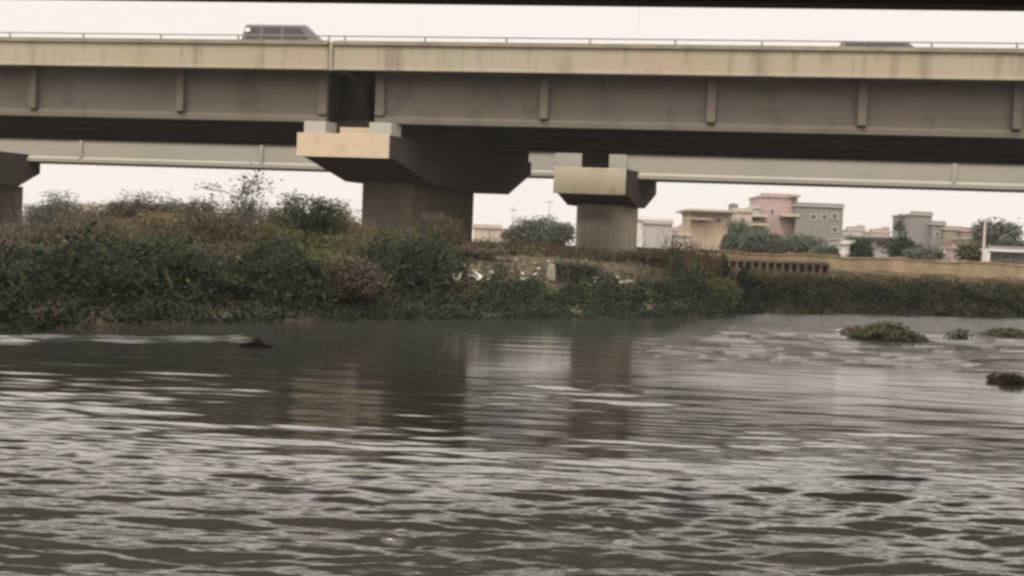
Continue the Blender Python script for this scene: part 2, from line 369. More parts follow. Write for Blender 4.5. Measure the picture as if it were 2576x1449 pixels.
c1, cap1, fn1 = pier(br, at(745,395,65).x, at(980,400,65).x, 65.5, 80.4, zs(337,860,65.2), zs(400,980,65), zs(443,1335,81), 69.4, 77.7, zs(456,850,69.4), 69.2, 75.8, 1.62, .8, M['capdark'], M['col'], M['cap'])
# bearing blocks on the cap
zc1 = zs(337,860,65.2)
for kk in (.02, .74):
    for d in (.25, 4.4, 8.7, 12.6):
        q = MB(); q.box(0, 1, 0, 1, 0, 1, M=lambda p: fn1(kk+.24*p.x, d+.9*p.y, zc1+.003+p.z*(zG-zc1-.006)))
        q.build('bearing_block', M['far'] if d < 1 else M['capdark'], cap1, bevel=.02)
MB().box(0, 1, 0, 1, 0, 1, M=lambda p: fn1(.33+.34*p.x, .9+.9*p.y, zc1+.004+p.z*.5)).build('seat_beam', M['cap'], cap1)
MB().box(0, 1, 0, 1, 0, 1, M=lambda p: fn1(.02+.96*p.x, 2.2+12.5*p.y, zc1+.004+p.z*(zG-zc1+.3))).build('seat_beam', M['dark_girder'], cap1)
# ------------------------------------------------------------------ second, narrower bridge behind
fb = empty('narrow_bridge', B(0, 24, 0), 'lower narrow grey concrete bridge running behind the tan road bridge', 'bridge')
TF = 23.6
zFb = onb(1288, 440, TF)[1]; zFt = zFb+2.1
zcF = zs(424, 1480, 84.5)
sFL = onb(1463, 410, TF)[0]; sFR = onb(1532, 410, TF)[0]
capXL, capXR = at(1395,455,84).x, at(1572,455,84).x
sCL = onb(1393, 430, TF)[0]; sCR = onb(1576, 430, TF)[0]
sL2 = onb(115, 440, 27)[0]
for t0 in (TF, TF+2.6):
    sk = (t0-TF)*.42
    g1 = MB().prism(gprof(t0, zFb, zFt, .5), sp, SL, sCL+sk, 6).build('girder', M['far'], fb)
    MB().bbox(sCL+sk-.002, sFL+sk, t0+.04, t0+.46, zcF+.12, zFt-.15).build('notched_end', M['far'], g1)
    g2 = MB().prism(gprof(t0, zFb, zFt, .5), sp, sCR+sk, SR, 6).build('girder', M['far'], fb)
    MB().bbox(sFR+sk, sCR+sk+.002, t0+.04, t0+.46, zcF+.12, zFt-.15).build('notched_end', M['far'], g2)
    if t0 == TF:
        for x in (655, 2402, 1150, 200):
            s0 = onb(x, 430, TF)[0]; gg = g1 if s0 < sCL else g2
            MB().bbox(s0-.16, s0+.16, t0+.002, t0+.2, zFb+.3, zFt-.1).build('stiffener', M['far'], gg, bevel=.03)
MB().prism([(TF-.1,zFt+.002),(TF-.1,zFt+.5),(TF+4,zFt+.5),(TF+4,zFt+.002)], sp, SL, SR, 8).build('deck_slab', M['far'], fb)
MB().bbox(SL, SR, TF-.1, TF+.1, zFt+.504, zFt+1.2).build('parapet', M['far'], fb)
MB().bbox(SL, SR, TF+3.8, TF+4, zFt+.504, zFt+1.2).build('parapet', M['far'], fb)
zb = float(gz(7.3, 87))-.4
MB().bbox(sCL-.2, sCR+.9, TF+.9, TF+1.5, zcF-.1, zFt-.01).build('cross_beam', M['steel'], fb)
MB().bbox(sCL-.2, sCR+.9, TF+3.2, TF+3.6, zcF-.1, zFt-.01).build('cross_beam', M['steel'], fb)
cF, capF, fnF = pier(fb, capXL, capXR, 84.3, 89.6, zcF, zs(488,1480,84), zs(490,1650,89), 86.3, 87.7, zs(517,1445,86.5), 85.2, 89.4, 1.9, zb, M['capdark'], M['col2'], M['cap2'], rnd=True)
for kk in (.02, .76):
    MB().box(0, 1, 0, 1, 0, 1, M=lambda p: fnF(kk+.22*p.x, .35+.5*p.y, zcF+.003+p.z*.12)).build('bearing_block', M['far'], capF)
# the same pier one span to the left
pR = at(115, 455, 95); 
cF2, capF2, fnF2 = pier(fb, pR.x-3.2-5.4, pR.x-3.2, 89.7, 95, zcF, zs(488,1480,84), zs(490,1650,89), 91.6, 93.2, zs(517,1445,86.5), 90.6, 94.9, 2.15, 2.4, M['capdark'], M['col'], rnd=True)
# ------------------------------------------------------------------ girder of the bridge overhead
ob = empty('overhead_bridge', (0, 33, 10.4), 'dark underside edge of another bridge passing overhead along the top of the view', 'bridge')
OB2 = Vector((0, 26, 0)); e2 = Vector((math.cos(R(7.2)), -math.sin(R(7.2)), 0)); n2 = Vector((math.sin(R(7.2)), math.cos(R(7.2)), 0))
zo = at(1288, 13, 26).z
fo = lambda k, p, q: OB2+e2*k-n2*p+Vector((0,0,q))
for i in range(5):
    o_ = i*3.9
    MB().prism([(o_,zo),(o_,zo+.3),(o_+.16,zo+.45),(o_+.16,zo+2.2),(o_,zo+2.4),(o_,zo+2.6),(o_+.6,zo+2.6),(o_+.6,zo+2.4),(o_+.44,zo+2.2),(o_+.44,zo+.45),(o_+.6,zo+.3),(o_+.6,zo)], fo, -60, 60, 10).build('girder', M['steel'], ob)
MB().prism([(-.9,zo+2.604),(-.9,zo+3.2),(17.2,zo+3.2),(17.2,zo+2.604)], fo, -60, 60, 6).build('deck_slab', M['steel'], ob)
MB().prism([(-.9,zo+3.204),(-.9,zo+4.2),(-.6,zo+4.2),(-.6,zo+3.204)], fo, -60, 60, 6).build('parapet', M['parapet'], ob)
MB().prism([(16.9,zo+3.204),(16.9,zo+4.2),(17.2,zo+4.2),(17.2,zo+3.204)], fo, -60, 60, 6).build('parapet', M['parapet'], ob)

# ------------------------------------------------------------------ vehicles on the deck
M['paint_v'] = mat('dark_van_paint', (.085,.074,.082), .35, spec=.5); M['paint_c'] = mat('dark_car_paint', (.05,.045,.05), .3, spec=.5)
M['glass'] = mat('tinted_glass', (.02,.02,.024), .15, spec=.4); M['tyre'] = mat('tyre', (.02,.02,.02), .9); M['rim'] = mat('rim', (.4,.4,.4), .35, metal=.8)
M['lamp'] = mat('lamp_lens', (.75,.73,.70), .25); M['redl'] = mat('tail_lens', (.35,.03,.02), .3); M['trim'] = mat('black_trim', (.03,.03,.03), .6)
def vehicle(name, label, cat, s0, t0, z0, Lg, Wd, lower, cabin, wins, paint, wheels, rearwin):
    root = empty(name, B(s0, t0, z0), label, cat, rz=-TH)
    def loc(p): return tuple(p)
    def pb(mb, nm, m_, par=root, bev=0): return mb.build(nm, m_, par, bevel=bev, local=False)
    # body: lower shell and tapered cabin as one mesh
    mb = MB(); h = Wd/2
    n = len(lower)
    mb.prism(lower, lambda k, p, q: Vector((p, k, q)), -h, h, 1)
    zs_ = [q for p, q in cabin]; z0c, z1c = min(zs_), max(zs_)
    ins = lambda q: h-.02-.13*(q-z0c)/(z1c-z0c)
    A = [Vector((p, -ins(q), q)) for p, q in cabin]; Bc = [Vector((p, ins(q), q)) for p, q in cabin]; n = len(cabin)
    mb.poly(A+Bc, [tuple(range(n)), tuple(range(n, 2*n))[::-1]]+[(i, n+i, n+(i+1) % n, (i+1) % n) for i in range(n)])
    body = pb(mb, 'body', paint, bev=.10)
    for poly in wins:
        for sd in (-1, 1):
            q = MB(); P = [Vector((p, sd*(ins(z)+.006), z)) for p, z in poly]; P2 = [Vector((p, sd*(ins(z)-.03), z)) for p, z in poly]; n = len(P)
            q.poly(P+P2, [tuple(range(n)), tuple(range(n, 2*n))[::-1]]+[(i, (i+1) % n, n+(i+1) % n, n+i) for i in range(n)])
            pb(q, 'side_window', M['glass'])
    # windscreen along the sloping front of the cabin, rear window on its back
    for nm, (a, b_), sg in (('windscreen', (cabin[2], cabin[3]), 1), ('rear_window', (cabin[1], cabin[0]), -1)):
        a = Vector((a[0], 0, a[1])); b2 = Vector((b_[0], 0, b_[1]))
        p0 = a.lerp(b2, .12); p1 = a.lerp(b2, .92); dx = Vector((.012*sg, 0, .008)); w0, w1 = ins(p0.z)-.1, ins(p1.z)-.1
        P = [p0+dx+Vector((0,-w0,0)), p0+dx+Vector((0,w0,0)), p1+dx+Vector((0,w1,0)), p1+dx+Vector((0,-w1,0))]
        P2 = [v-dx*3 for v in P]
        pb(MB().poly(P+P2, [(0,1,2,3),(7,6,5,4),(0,4,5,1),(1,5,6,2),(2,6,7,3),(3,7,4,0)]), nm, M['glass'] if nm == 'windscreen' or not rearwin else M['lamp'])
    xf = max(p for p, q in lower); xb = min(p for p, q in lower)
    for sd in (-1, 1):
        pb(MB().box(xf-.06, xf+.012, sd*(h-.38)-.16, sd*(h-.38)+.16, .62, .78), 'headlight', M['lamp'], bev=.02)
        pb(MB().box(xb-.012, xb+.06, sd*(h-.2)-.1, sd*(h-.2)+.1, .7, 1.0), 'tail_light', M['redl'], bev=.02)
        pb(MB().box(xf*.42, xf*.42+.16, sd*(h+.1)-.09, sd*(h+.1)+.09, z0c+.05, z0c+.22), 'wing_mirror', M['trim'], bev=.03)
        for wx in wheels:
            ty = MB().tube([(wx, sd*(h-.24), .34), (wx, sd*(h+.01), .34)], .34, 20); tyre = pb(ty, 'wheel', M['tyre'], bev=.03)
            pb(MB().tube([(wx, sd*(h+.0), .34), (wx, sd*(h+.025), .34)], .2, 16), 'rim', M['rim'], tyre)
    return root
sv0, _ = onb(603, 90, 2.7); sv1, _ = onb(822, 90, 2.7); vl = sv1-sv0; hv = zs(62, 690, 68.4)-zRoad-.06
lo = [(-vl/2,.35),(-vl/2,1.15),(vl/2-.14,1.15),(vl/2-.04,.95),(vl/2,.62),(vl/2-.05,.3)]
ca = [(-vl/2+.02,1.13),(-vl/2+.26,hv),(vl/2-1.45,hv),(vl/2-.12,1.13)]
ca = [ca[0], ca[1], ca[2], ca[3]]
wz0, wz1 = 1.3, hv-.22
wv = [[(-vl/2+.35,wz0),(-vl/2+.42,wz1),(-vl/2+1.25,wz1),(-vl/2+1.25,wz0)], [(-vl/2+1.4,wz0),(-vl/2+1.4,wz1),(-vl/2+2.6,wz1),(-vl/2+2.6,wz0)], [(-vl/2+2.75,wz0),(-vl/2+2.75,wz1),(vl/2-1.75,wz1),(vl/2-1.2,wz0)]]
van = vehicle('van', 'dark grey van driving behind the parapet at upper left', 'van', (sv0+sv1)/2, 3.7, zRoad+.062, vl, 1.9, lo, ca, wv, M['paint_v'], (-vl/2+.95, vl/2-.95), False)
MB().box(-vl/2+.30, -vl/2+.62, -.93, -.86, hv-.52, hv-.28).build('rear_quarter_light', M['lamp'], van, bevel=.03, local=False)
sc0, _ = onb(2106, 110, 2.7); sc1, _ = onb(2358, 110, 2.7); cl = sc1-sc0; hc = zs(102, 2230, 62.5)-zRoad-.06
print('VAN', vl, hv, 'CAR', cl, hc, 'zTop', zTop, 'zRoad', zRoad, 'zG', zG, 'zFb', zFb, 'cap', zcF)
lo = [(-cl/2,.3),(-cl/2,.85),(-cl/2+.1,.95),(cl/2-1.1,.95),(cl/2-.15,.8),(cl/2,.55),(cl/2-.05,.28)]
ca = [(-cl/2+.05,.93),(-cl/2+.28,hc),(cl/2-1.55,hc),(cl/2-.75,.93)]
wv = [[(-cl/2+.4,1.05),(-cl/2+.5,hc-.13),(-cl/2+1.5,hc-.13),(-cl/2+1.5,1.05)], [(-cl/2+1.6,1.05),(-cl/2+1.6,hc-.13),(cl/2-1.8,hc-.13),(cl/2-1.2,1.05)]]
car = vehicle('car', 'dark car at upper right, only its roof showing above the parapet', 'car', (sc0+sc1)/2, 3.6, zRoad+.062, cl, 1.8, lo, ca, wv, M['paint_c'], (-cl/2+.85, cl/2-.9), False)
# lamp post seen beyond the deck
sl, _ = onb(1609, 90, 19.9)
zl = at(1609, 40, 82).z
lp = MB().tube([B(sl, 17.1, zRoad), B(sl, 17.1, zl)], [.09, .05], 8).build('lamp_post', mat('galvanised_post', (.62,.60,.58), .5))
MB().tube([B(sl, 17.1, zl), B(sl, 16.4, zl+.15), B(sl, 15.8, zl+.15)], .04, 6).build('lamp_arm', M['rail'], lp)
MB().bbox(sl-.1, sl+.1, 15.2, 15.9, zl+.08, zl+.2).build('lamp_head', M['rail'], lp, bevel=.03)
tag(lp, 'slim pale lamp post rising above the bridge deck right of centre', 'lamp post')

# ------------------------------------------------------------------ wall and balustrade on the bank
M['wall'] = mat('bank_wall_plaster', (.35,.26,.17), .92, [((.38,.25,.19),.25,.9),((.26,.23,.13),.35,.8),((.12,.09,.06),.9,.6)], stretch=(1,1,.6), bump=.6, bscale=3)
wl = MB(); xsW = np.concatenate([np.arange(WL[0][0]+1.5, 60, 1.2), np.arange(60, 140, 6)])
top = []; rows = []
for x in xsW:
    y = float(wallY(x)); zt = 3.95+.09*math.sin(x*.8)+.07*math.sin(x*2.1)+.05*math.sin(x*5.3); zbb = float(gz(x, y-1))-.5
    rows.append([(x,y-.45,zbb),(x,y-.2,zt-.12),(x,y-.26,zt-.1),(x,y-.26,zt+.06),(x,y+.25,zt+.06),(x,y+.25,zbb)])
V = np.array(rows).reshape(-1, 3); n = 6; Fc = []
for i in range(len(xsW)-1):
    for j in range(n): Fc.append((i*n+j, i*n+(j+1) % n, (i+1)*n+(j+1) % n, (i+1)*n+j))
emb = MB().poly(V, Fc+[tuple(range(n))[::-1], tuple((len(xsW)-1)*n+j for j in range(n))]).build('embankment_wall', M['wall'])
tag(emb, 'low worn tan retaining wall along the top of the far bank at right', 'wall')
M['bal'] = mat('balustrade_concrete', (.36,.29,.21), .9, [((.25,.20,.14),.6,.7)])
bl = at(1720, 646, 88); brr = at(2085, 662, 88)
bal = empty('balustrade', (bl.x, bl.y, bl.z-1.1), 'pale concrete balustrade with short posts below the houses on the bank', 'balustrade')
dv = (brr-bl); nn = 19
def bp_(k, a, z): return bl+dv*k+Vector((0, a, z))
MB().prism([(-.13,-.16),(-.13,.04),(.13,.04),(.13,-.16)], lambda k,p,q: bp_(k,p,q), 0, 1, 6).build('top_rail', M['bal'], bal)
MB().prism([(-.1,-1.5),(-.1,-1.05),(.1,-1.05),(.1,-1.5)], lambda k,p,q: bp_(k,p,q), 0, 1, 6).build('bottom_rail', mat('brown_base', (.13,.085,.055)), bal)
for i in range(nn+1):
    k = i/nn; MB().box(-.1, .1, -.08, .08, -1.06, -.155, M=lambda p: bp_(k, 0, 0)+p).build('post', M['bal'], bal, bevel=.02)
MB().prism([(.16,-1.6),(.16,-.02),(.3,-.02),(.3,-1.6)], lambda k,p,q: bp_(k,p,q), -.12, 1, 6).build('infill', mat('red_brown_brick', (.10,.05,.035), .95, [((.06,.04,.03),.6,.8)]), bal)
# ------------------------------------------------------------------ buildings beyond the bank
def house(name, label, cat, blocks, group=None, wins=(), extras=None):
    x0, y0, x1, y1, D, m0 = blocks[0]
    p = at((x0+x1)/2, y1, D); root = empty(name, (p.x, D, 3.9), label, cat, group)
    objs = []
    for bi, (x0, y0, x1, y1, D, mm) in enumerate(blocks):
        a = at(x0, y0, D); c = at(x1, y0, D); zt = (a.z+c.z)/2
        wl_ = MB().box(a.x, c.x, D, D+7+bi, 3.7, zt-.2).build('wall', mm, root)
        MB().box(a.x-.18, c.x+.18, D-.2, D+7.2+bi, zt-.197, zt).build('roof', M['roofslab'], root)
        MB().box(a.x-.05, c.x+.05, D-.05, D+.1, zt+.003, zt+.32).build('roof_parapet', mm, root)
        objs.append(wl_)
    for (x0, y0, x1, y1, D, bi) in wins:
        a = at(x0, y0, D); c = at(x1, y1, D)
        fr = MB()
        z0_, z1_ = c.z, a.z
        for q in ((a.x-.1,c.x+.1,z1_,z1_+.1),(a.x-.1,c.x+.1,z0_-.1,z0_),(a.x-.1,a.x,z0_,z1_),(c.x,c.x+.1,z0_,z1_)): fr.box(q[0], q[1], D-.08, D-.003, q[2], q[3])
        f0 = fr.build('window', M['frame'], root)
        MB().box(a.x+.002, c.x-.002, D-.03, D-.004, z0_+.002, z1_-.002).build('pane', M['darkpane'], f0)
    return root
M['roofslab'] = mat('roof_slab', (.33,.30,.27), .9); M['frame'] = mat('window_frame', (.42,.38,.34), .8); M['darkpane'] = mat('dark_pane', (.07,.06,.055), .3, spec=.5)
def plaster(nm, c): 
    c2 = tuple(v*.72 for v in c); return mat(nm, c, .9, [(c2,.35,.7),(tuple(v*.85 for v in c),1.2,.5)], stretch=(1,1,.6))
P_grey = plaster('grey_plaster', (.36,.34,.32)); P_or = plaster('orange_plaster', (.41,.315,.235)); P_pink = plaster('pink_plaster', (.36,.275,.25)); P_cream = plaster('cream_plaster', (.42,.36,.29))
P_dk = plaster('dark_cement_plaster', (.20,.195,.18)); P_white = plaster('white_plaster', (.62,.60,.57)); P_br = plaster('brown_plaster', (.27,.215,.17))
house('house', 'small pale grey flat-roofed house just right of the far pier', 'house', [(1605,553,1692,612,135,P_white),(1622,560,1690,612,134,P_grey)])
h2 = house('house', 'orange and pink house with a thin overhanging roof, left of the tall pink block', 'house', [(1738,533,1842,625,140,P_or),(1842,530,1892,625,143,P_cream)], wins=[(1756,550,1768,560,140,0),(1800,550,1814,560,140,0),(1862,548,1874,560,143,1)])
a = at(1722, 528, 139); c = at(1850, 530, 139)
MB().box(a.x, c.x, 138.6, 147, a.z-.1, a.z+.12).build('roof_canopy', M['roofslab'], h2)
a = at(1722, 549, 139); c = at(1790, 551, 139); MB().box(a.x, c.x, 138.7, 140, a.z-.1, a.z+.1).build('ledge', P_pink, h2)
a = at(1842, 512, 144); tk = MB().tube([(a.x+.55, 146, at(1850,530,144).z+.15), (a.x+.55, 146, a.z), (a.x+.55, 146, a.z+.15)], [.62,.62,.3], 14).build('water_tank', mat('tank_plastic', (.10,.13,.10), .6))
tag(tk, 'dark round water tank on the roof beside the tall pink block', 'water tank')
h3 = house('apartment_block', 'tallest block among the far buildings, pink walls with dark balconies', 'building', [(1914,493,2003,640,150,P_pink),(1890,521,1914,640,149,P_grey)], wins=[(1939,527,1946,538,150,0),(1972,544,2001,552,150,0),(1892,545,1913,557,149,1),(1892,568,1912,576,149,1)])
for (x0, x1, y) in ((1887, 1930, 561), (1887,1930,539), (1964,2006,538)):
    a = at(x0, y, 149); c = at(x1, y, 149); MB().box(a.x, c.x, 147.8, 150.2, a.z-.35, a.z).build('balcony', P_cream, h3)
a = at(1985, 493, 150); c = at(2011, 493, 150); MB().box(a.x, c.x, 149.2, 153, a.z-.1, a.z+.22).build('roof_canopy', M['roofslab'], h3)
a = at(1998, 500, 150); MB().box(a.x, a.x+.35, 149.4, 149.8, at(1998,518,150).z, a.z+.3).build('pillar', P_dk, h3)
house('apartment_block', 'wide plain grey-brown block joined to the right of the pink one', 'building', [(2004,517,2122,645,148,P_dk)], wins=[(2094,538,2106,550,148,0),(2040,540,2052,552,148,0),(2068,540,2080,552,148,0),(2094,572,2106,584,148,0)])
house('house', 'long low house with a dark thin roof, between the grey block and the stepped one', 'house', [(2128,600,2262,645,130,P_grey)], wins=[(2170,607,2190,620,130,0),(2205,607,2222,622,130,0),(2240,606,2256,620,130,0)])
a = at(2126, 594, 130); c = at(2268, 598, 130); r0 = MB().box(a.x, c.x, 129, 134, a.z-.12, a.z+.1).build('awning_roof', mat('sheet_metal_roof', (.16,.15,.14), .6)); tag(r0, 'thin dark sheet metal roof over the long low house', 'roof')
r0.parent = [o for o in col.objects if o.get('label', '').startswith('long low house')][0]; r0.location = -r0.parent.location
for kk in ('label', 'category'): del r0[kk]
house('house', 'stepped grey-brown building with a square tower at right of the skyline', 'house', [(2291,538,2345,655,150,P_dk),(2345,562,2378,655,149,P_dk),(2378,575,2420,655,148,P_br),(2420,578,2456,655,147,plaster('tan_side', (.22,.17,.13)))], wins=[(2352,585,2362,593,149,1)])
house('house', 'tiny pale house low between the small grey one and the orange one', 'house', [(1694,590,1738,622,138,P_cream)])
house('house', 'narrow tan house behind the utility pole at right', 'house', [(2450,598,2492,660,140,P_br)])
house('house', 'low cream house peeping over the wall below the stepped building', 'house', [(2300,628,2352,660,125,P_cream),(2352,634,2378,660,126,P_white)])
house('house', 'dull pink house just left of the utility pole, low', 'house', [(2396,622,2446,662,127,P_pink)])
P_far = plaster('distant_plaster', (.40,.37,.34)); P_far2 = plaster('distant_pink_plaster', (.42,.33,.29))
for (x0, y0, x1, y1, D, m_, lab) in ((1692,578,1722,620,210,P_far,'distant pale house just left of the orange one'),(2132,578,2178,640,230,P_far,'distant pale house above the left part of the long low house'),(2196,583,2240,640,215,P_far2,'distant pinkish house above the right part of the long low house'),
    (2448,588,2476,660,220,P_far,'distant house just left of the utility pole'),(2520,596,2560,660,225,P_far2,'distant pinkish house among the trees at the right edge'),(1262,580,1300,605,220,P_far,'distant pale house right of the pale roofed shed')):
    hh_ = house('house', lab, 'house', [(x0, y0, x1, y1, D, m_), (x0+(x1-x0)*.55, y0-9, x1-3, y1, D+.6, m_)], wins=[(x0+5, y0+9, x0+11, y0+17, D, 0)])
house('shed', 'whitish lean-to at the right corner of the wide grey block', 'shed', [(2118,612,2150,650,126,P_white)])
h = house('shed', 'white walled shed at the right edge under the trees', 'shed', [(2488,628,2600,665,115,P_dk)], wins=[(2520,640,2540,652,115,0)])
a = at(2480, 626, 114); c = at(2600, 630, 114); MB().box(a.x, c.x, 113.6, 114.9, a.z-.22, a.z).build('canopy', P_white, h)
MB().box(a.x, a.x+.35, 113.7, 114.2, 3.8, a.z-.224).build('pillar', P_white, h)
h = house('shed', 'pale roofed shed seen between the two piers', 'shed', [(1192,571,1262,600,140,P_cream)])
house('shed', 'long grey shed low behind the shrubs at the left edge', 'shed', [(-60,556,92,600,120,P_grey)])
a = at(-60, 594, 95); c = at(78, 600, 95)
ww = MB().box(a.x, c.x, 95, 95.3, 3.0, c.z+.22).build('garden_wall', P_white); tag(ww, 'low white wall at the left edge behind the scrub', 'wall')
house('house', 'faint pale flat house far behind the scrub at left', 'house', [(205,516,268,560,210,P_cream)])
ut = at(2478, 560, 112); up = MB().tube([(ut.x, 112, 3.8), (ut.x, 112, ut.z+.4)], [.13,.09], 8).build('utility_pole', mat('pole_concrete', (.42,.40,.37)))
MB().box(ut.x-.7, ut.x+.7, 111.95, 112.05, ut.z+.05, ut.z+.15).build('crossarm', M['rail'], up); tag(up, 'pale utility pole in front of the trees at right', 'pole')
for x, y0, D, hgt in ((1292, 520, 150, 0), (1383, 500, 150, 0)):
    pt = at(x, y0, D); q = MB().tube([(pt.x, D, 3.9), (pt.x, D, pt.z)], [.12,.07], 6).build('utility_pole', mat('far_pole', (.45,.44,.42)))
    MB().box(pt.x-.6, pt.x+.6, D-.05, D+.05, pt.z-.5, pt.z-.4).build('crossarm', M['rail'], q)
    tag(q, 'thin distant pole between the piers, %s' % ('nearer the wide dark pier' if x < 1300 else 'nearer the slim far pier'), 'pole')
# ------------------------------------------------------------------ foliage
def leaves(P, size, droop=.3, flat=.5, asp=.5):
    n = len(P)
    d = rng.normal(size=(n, 3)); d[:, 2] = d[:, 2]*flat - droop; d /= np.linalg.norm(d, axis=1)[:, None]
    a = rng.normal(size=(n, 3)); s = np.cross(d, a); s /= np.linalg.norm(s, axis=1)[:, None]+1e-9
    L = size*(.6+.8*rng.random(n))[:, None]; Wd = L*asp
    up = np.cross(s, d)*L*.12
    V = np.stack([P, P+d*L*.5+s*Wd*.5+up, P+d*L, P+d*L*.5-s*Wd*.5+up], 1).reshape(-1, 3)
    return V, np.arange(4*n).reshape(n, 4)
def crown_points(n, cx, cy, z0, z1, rx, ry, clumps, spread=.3, power=1.0):
    """clumps spread through the volume, denser towards its skin; returns points and clump centres"""
    C_ = []
    while len(C_) < clumps:
        v = rng.normal(size=3); v /= np.linalg.norm(v); rr = (.35+.65*rng.random()**.6)
        C_.append([cx+v[0]*rx*rr, cy+v[1]*ry*rr, (z0+z1)/2+v[2]*(z1-z0)/2*rr*.9])
    C_ = np.array(C_); sz = .6+.8*rng.random(clumps)
    idx = rng.integers(0, clumps, n); h = (z1-z0)/2
    P = C_[idx]+(lambda v_: np.where(np.abs(v_) > 1.55, rng.uniform(-1.4, 1.4, v_.shape), v_))(rng.normal(size=(n, 3)))*np.array([rx*spread, ry*spread, h*spread])*sz[idx][:, None]
    P[:, 2] = np.maximum(P[:, 2], z0+.02)
    return P, C_
def shrub(name, label, cat, x, ytop, D, wpx, mt, n=1600, leaf=.2, group=None, clumps=16, droop=.25, base=None, depth=.8, spread=.37, twigs=0, stemmat=None):
    p = at(x, ytop, D); rx = wpx/2/F*D
    zb_ = float(gz(p.x, D)) if base is None else base
    z1 = p.z+.22; z0 = max(zb_-.1, z1-rx*3.4) if base is None else base
    if z1 < zb_+.5: z1 = zb_+.5
    root = empty(name, (p.x, D, zb_), label, cat, group)
    n = int(n*3.5); leaf = leaf*.62 if D < 90 else leaf*.8
    P, C_ = crown_points(n, 0, 0, z0-zb_+.1, z1-zb_-.1, rx*.92, rx*depth, clumps, spread)
    V, Fq = leaves(P, leaf, droop); np_mesh('foliage', V, Fq, mt, root)
    mb = MB()
    for c_ in C_[:min(12, clumps)]:
        e = Vector(c_); m_ = Vector((e.x*.35, e.y*.35, e.z*.55)); mb.tube([(0,0,-.1), m_, e], [.05,.03,.012], 5)
    if twigs:
        for _ in range(twigs):
            c_ = Vector(C_[rng.integers(0, clumps)]); e = c_+Vector((rng.normal()*.35, rng.normal()*.3, .25+.6*rng.random())); mb.tube([c_, e], [.02,.008], 4)
    mb.build('stems', stemmat or M['bark'], root, local=False)
    return root
G1 = 'scrub bushes on the left bank'
sk = [ # x, ytop, D, width, mat, leaf count, label
 (60,590,58,120,'lf_brown',1700,'low grey-brown bush at the left edge of the bank'),
 (150,503,64,125,'lf_hazy',1800,'rounded grey-green bush, leftmost of those standing against the sky'),
 (225,545,60,120,'lf_brown',1500,'brown bush just right of the rounded grey-green one'),
 (300,528,60,130,'lf_brown',1900,'brown bush standing against the sky below the left part of the beam'),
 (395,514,60,150,'lf_brown',2200,'broad brown bush, tallest between the rounded one and the bare tree'),
 (485,533,58,130,'lf_brown',1700,'brown bush just left of the bare tree'),
 (560,545,57,110,'lf_brown',1400,'dark brown bush below the bare tree on its left'),
 (610,503,59,100,'lf_hazy',1500,'grey thicket round the foot of the bare tree'),
 (685,545,57,110,'lf_brown',1500,'brown bush between the bare tree and the deep green one'),
 (765,504,54,135,'lf_green',4200,'dense deep green bush, tallest left of the wide pier'),
 (845,528,60,90,'lf_olive',1300,'olive bush right of the dense green one'),
 (345,522,61,100,'lf_brown',1300,'small brown bush wedged left of the broad brown one'),
 (440,520,60,100,'lf_hazy',1300,'small greyish bush just right of the broad brown one'),
 (105,540,63,100,'lf_hazy',1300,'grey bush at the left foot of the rounded one'),
 (522,530,61,90,'lf_brown',1200,'brown bush filling the gap left of the bare tree'),
 (725,522,57,90,'lf_olive',1200,'olive bush against the left side of the dense green one'),
 (893,545,62,80,'lf_dry',1100,'small dry yellowish bush touching the wide pier'),
 (1105,556,62,150,'lf_brown',2300,'brown bush in front of the wide pier'),
 (985,590,58,170,'lf_olive',2200,'olive bush at the foot of the wide pier'),
 (1240,612,66,170,'lf_brown',1900,'low brown bush right of the wide pier'),
 (1165,640,59,160,'lf_brown',1700,'brown scrub just above the white litter'),
 (1660,640,70,190,'lf_dry',2200,'dry golden-brown bush under the far pier, toward the water'),
 (1750,655,69,150,'lf_dry',1700,'dry bush at the tip of the near bank'),
 (1800,705,65,130,'lf_olive',1500,'dark olive bush hanging over the water at the bank tip'),
 (1440,668,62,120,'lf_green',1700,'grey-green bush between the two litter heaps'),
 (1570,655,70,110,'lf_olive',1200,'olive bush below the far pier'),
]
for (x, yt, D, wd, mt, n, lab) in sk: shrub('bush', lab, 'bush', x, yt-(12 if x < 750 and yt > 512 else 0), D, wd, M[mt], n, .21, clumps=18, twigs=6)
# mid rows that read as one mass but are still bushes one can point at
ORD = 'first second third fourth fifth sixth seventh eighth ninth tenth eleventh twelfth thirteenth fourteenth fifteenth sixteenth'.split()
G2 = 'brown bushes in the middle of the left bank'
for i, (x, yt, D) in enumerate([(30,622,51),(150,556,52),(270,552,51),(380,548,51),(490,556,50),(600,550,50),(700,565,50),(330,620,47),(560,625,47),(820,600,53),(900,612,54)]):
    shrub('bush', 'brown scrub bush inside the left bank thicket, %s of eleven from the left' % ORD[[30,150,270,330,380,490,560,600,700,820,900].index(x)], 'bush', x, yt, D, 200, M['lf_brown'] if i % 3 else M['lf_dry'] if i == 3 else M['lf_olive'], 2100, .2, group=G2, clumps=16, depth=.7)
ORD = 'first second third fourth fifth sixth seventh eighth ninth tenth eleventh twelfth thirteenth fourteenth fifteenth sixteenth'.split()
GX = [-20,90,190,300,410,520,630,720,800,890,980,1060,860,450,680,250]
G3 = 'green bushes above the waterline on the left bank'
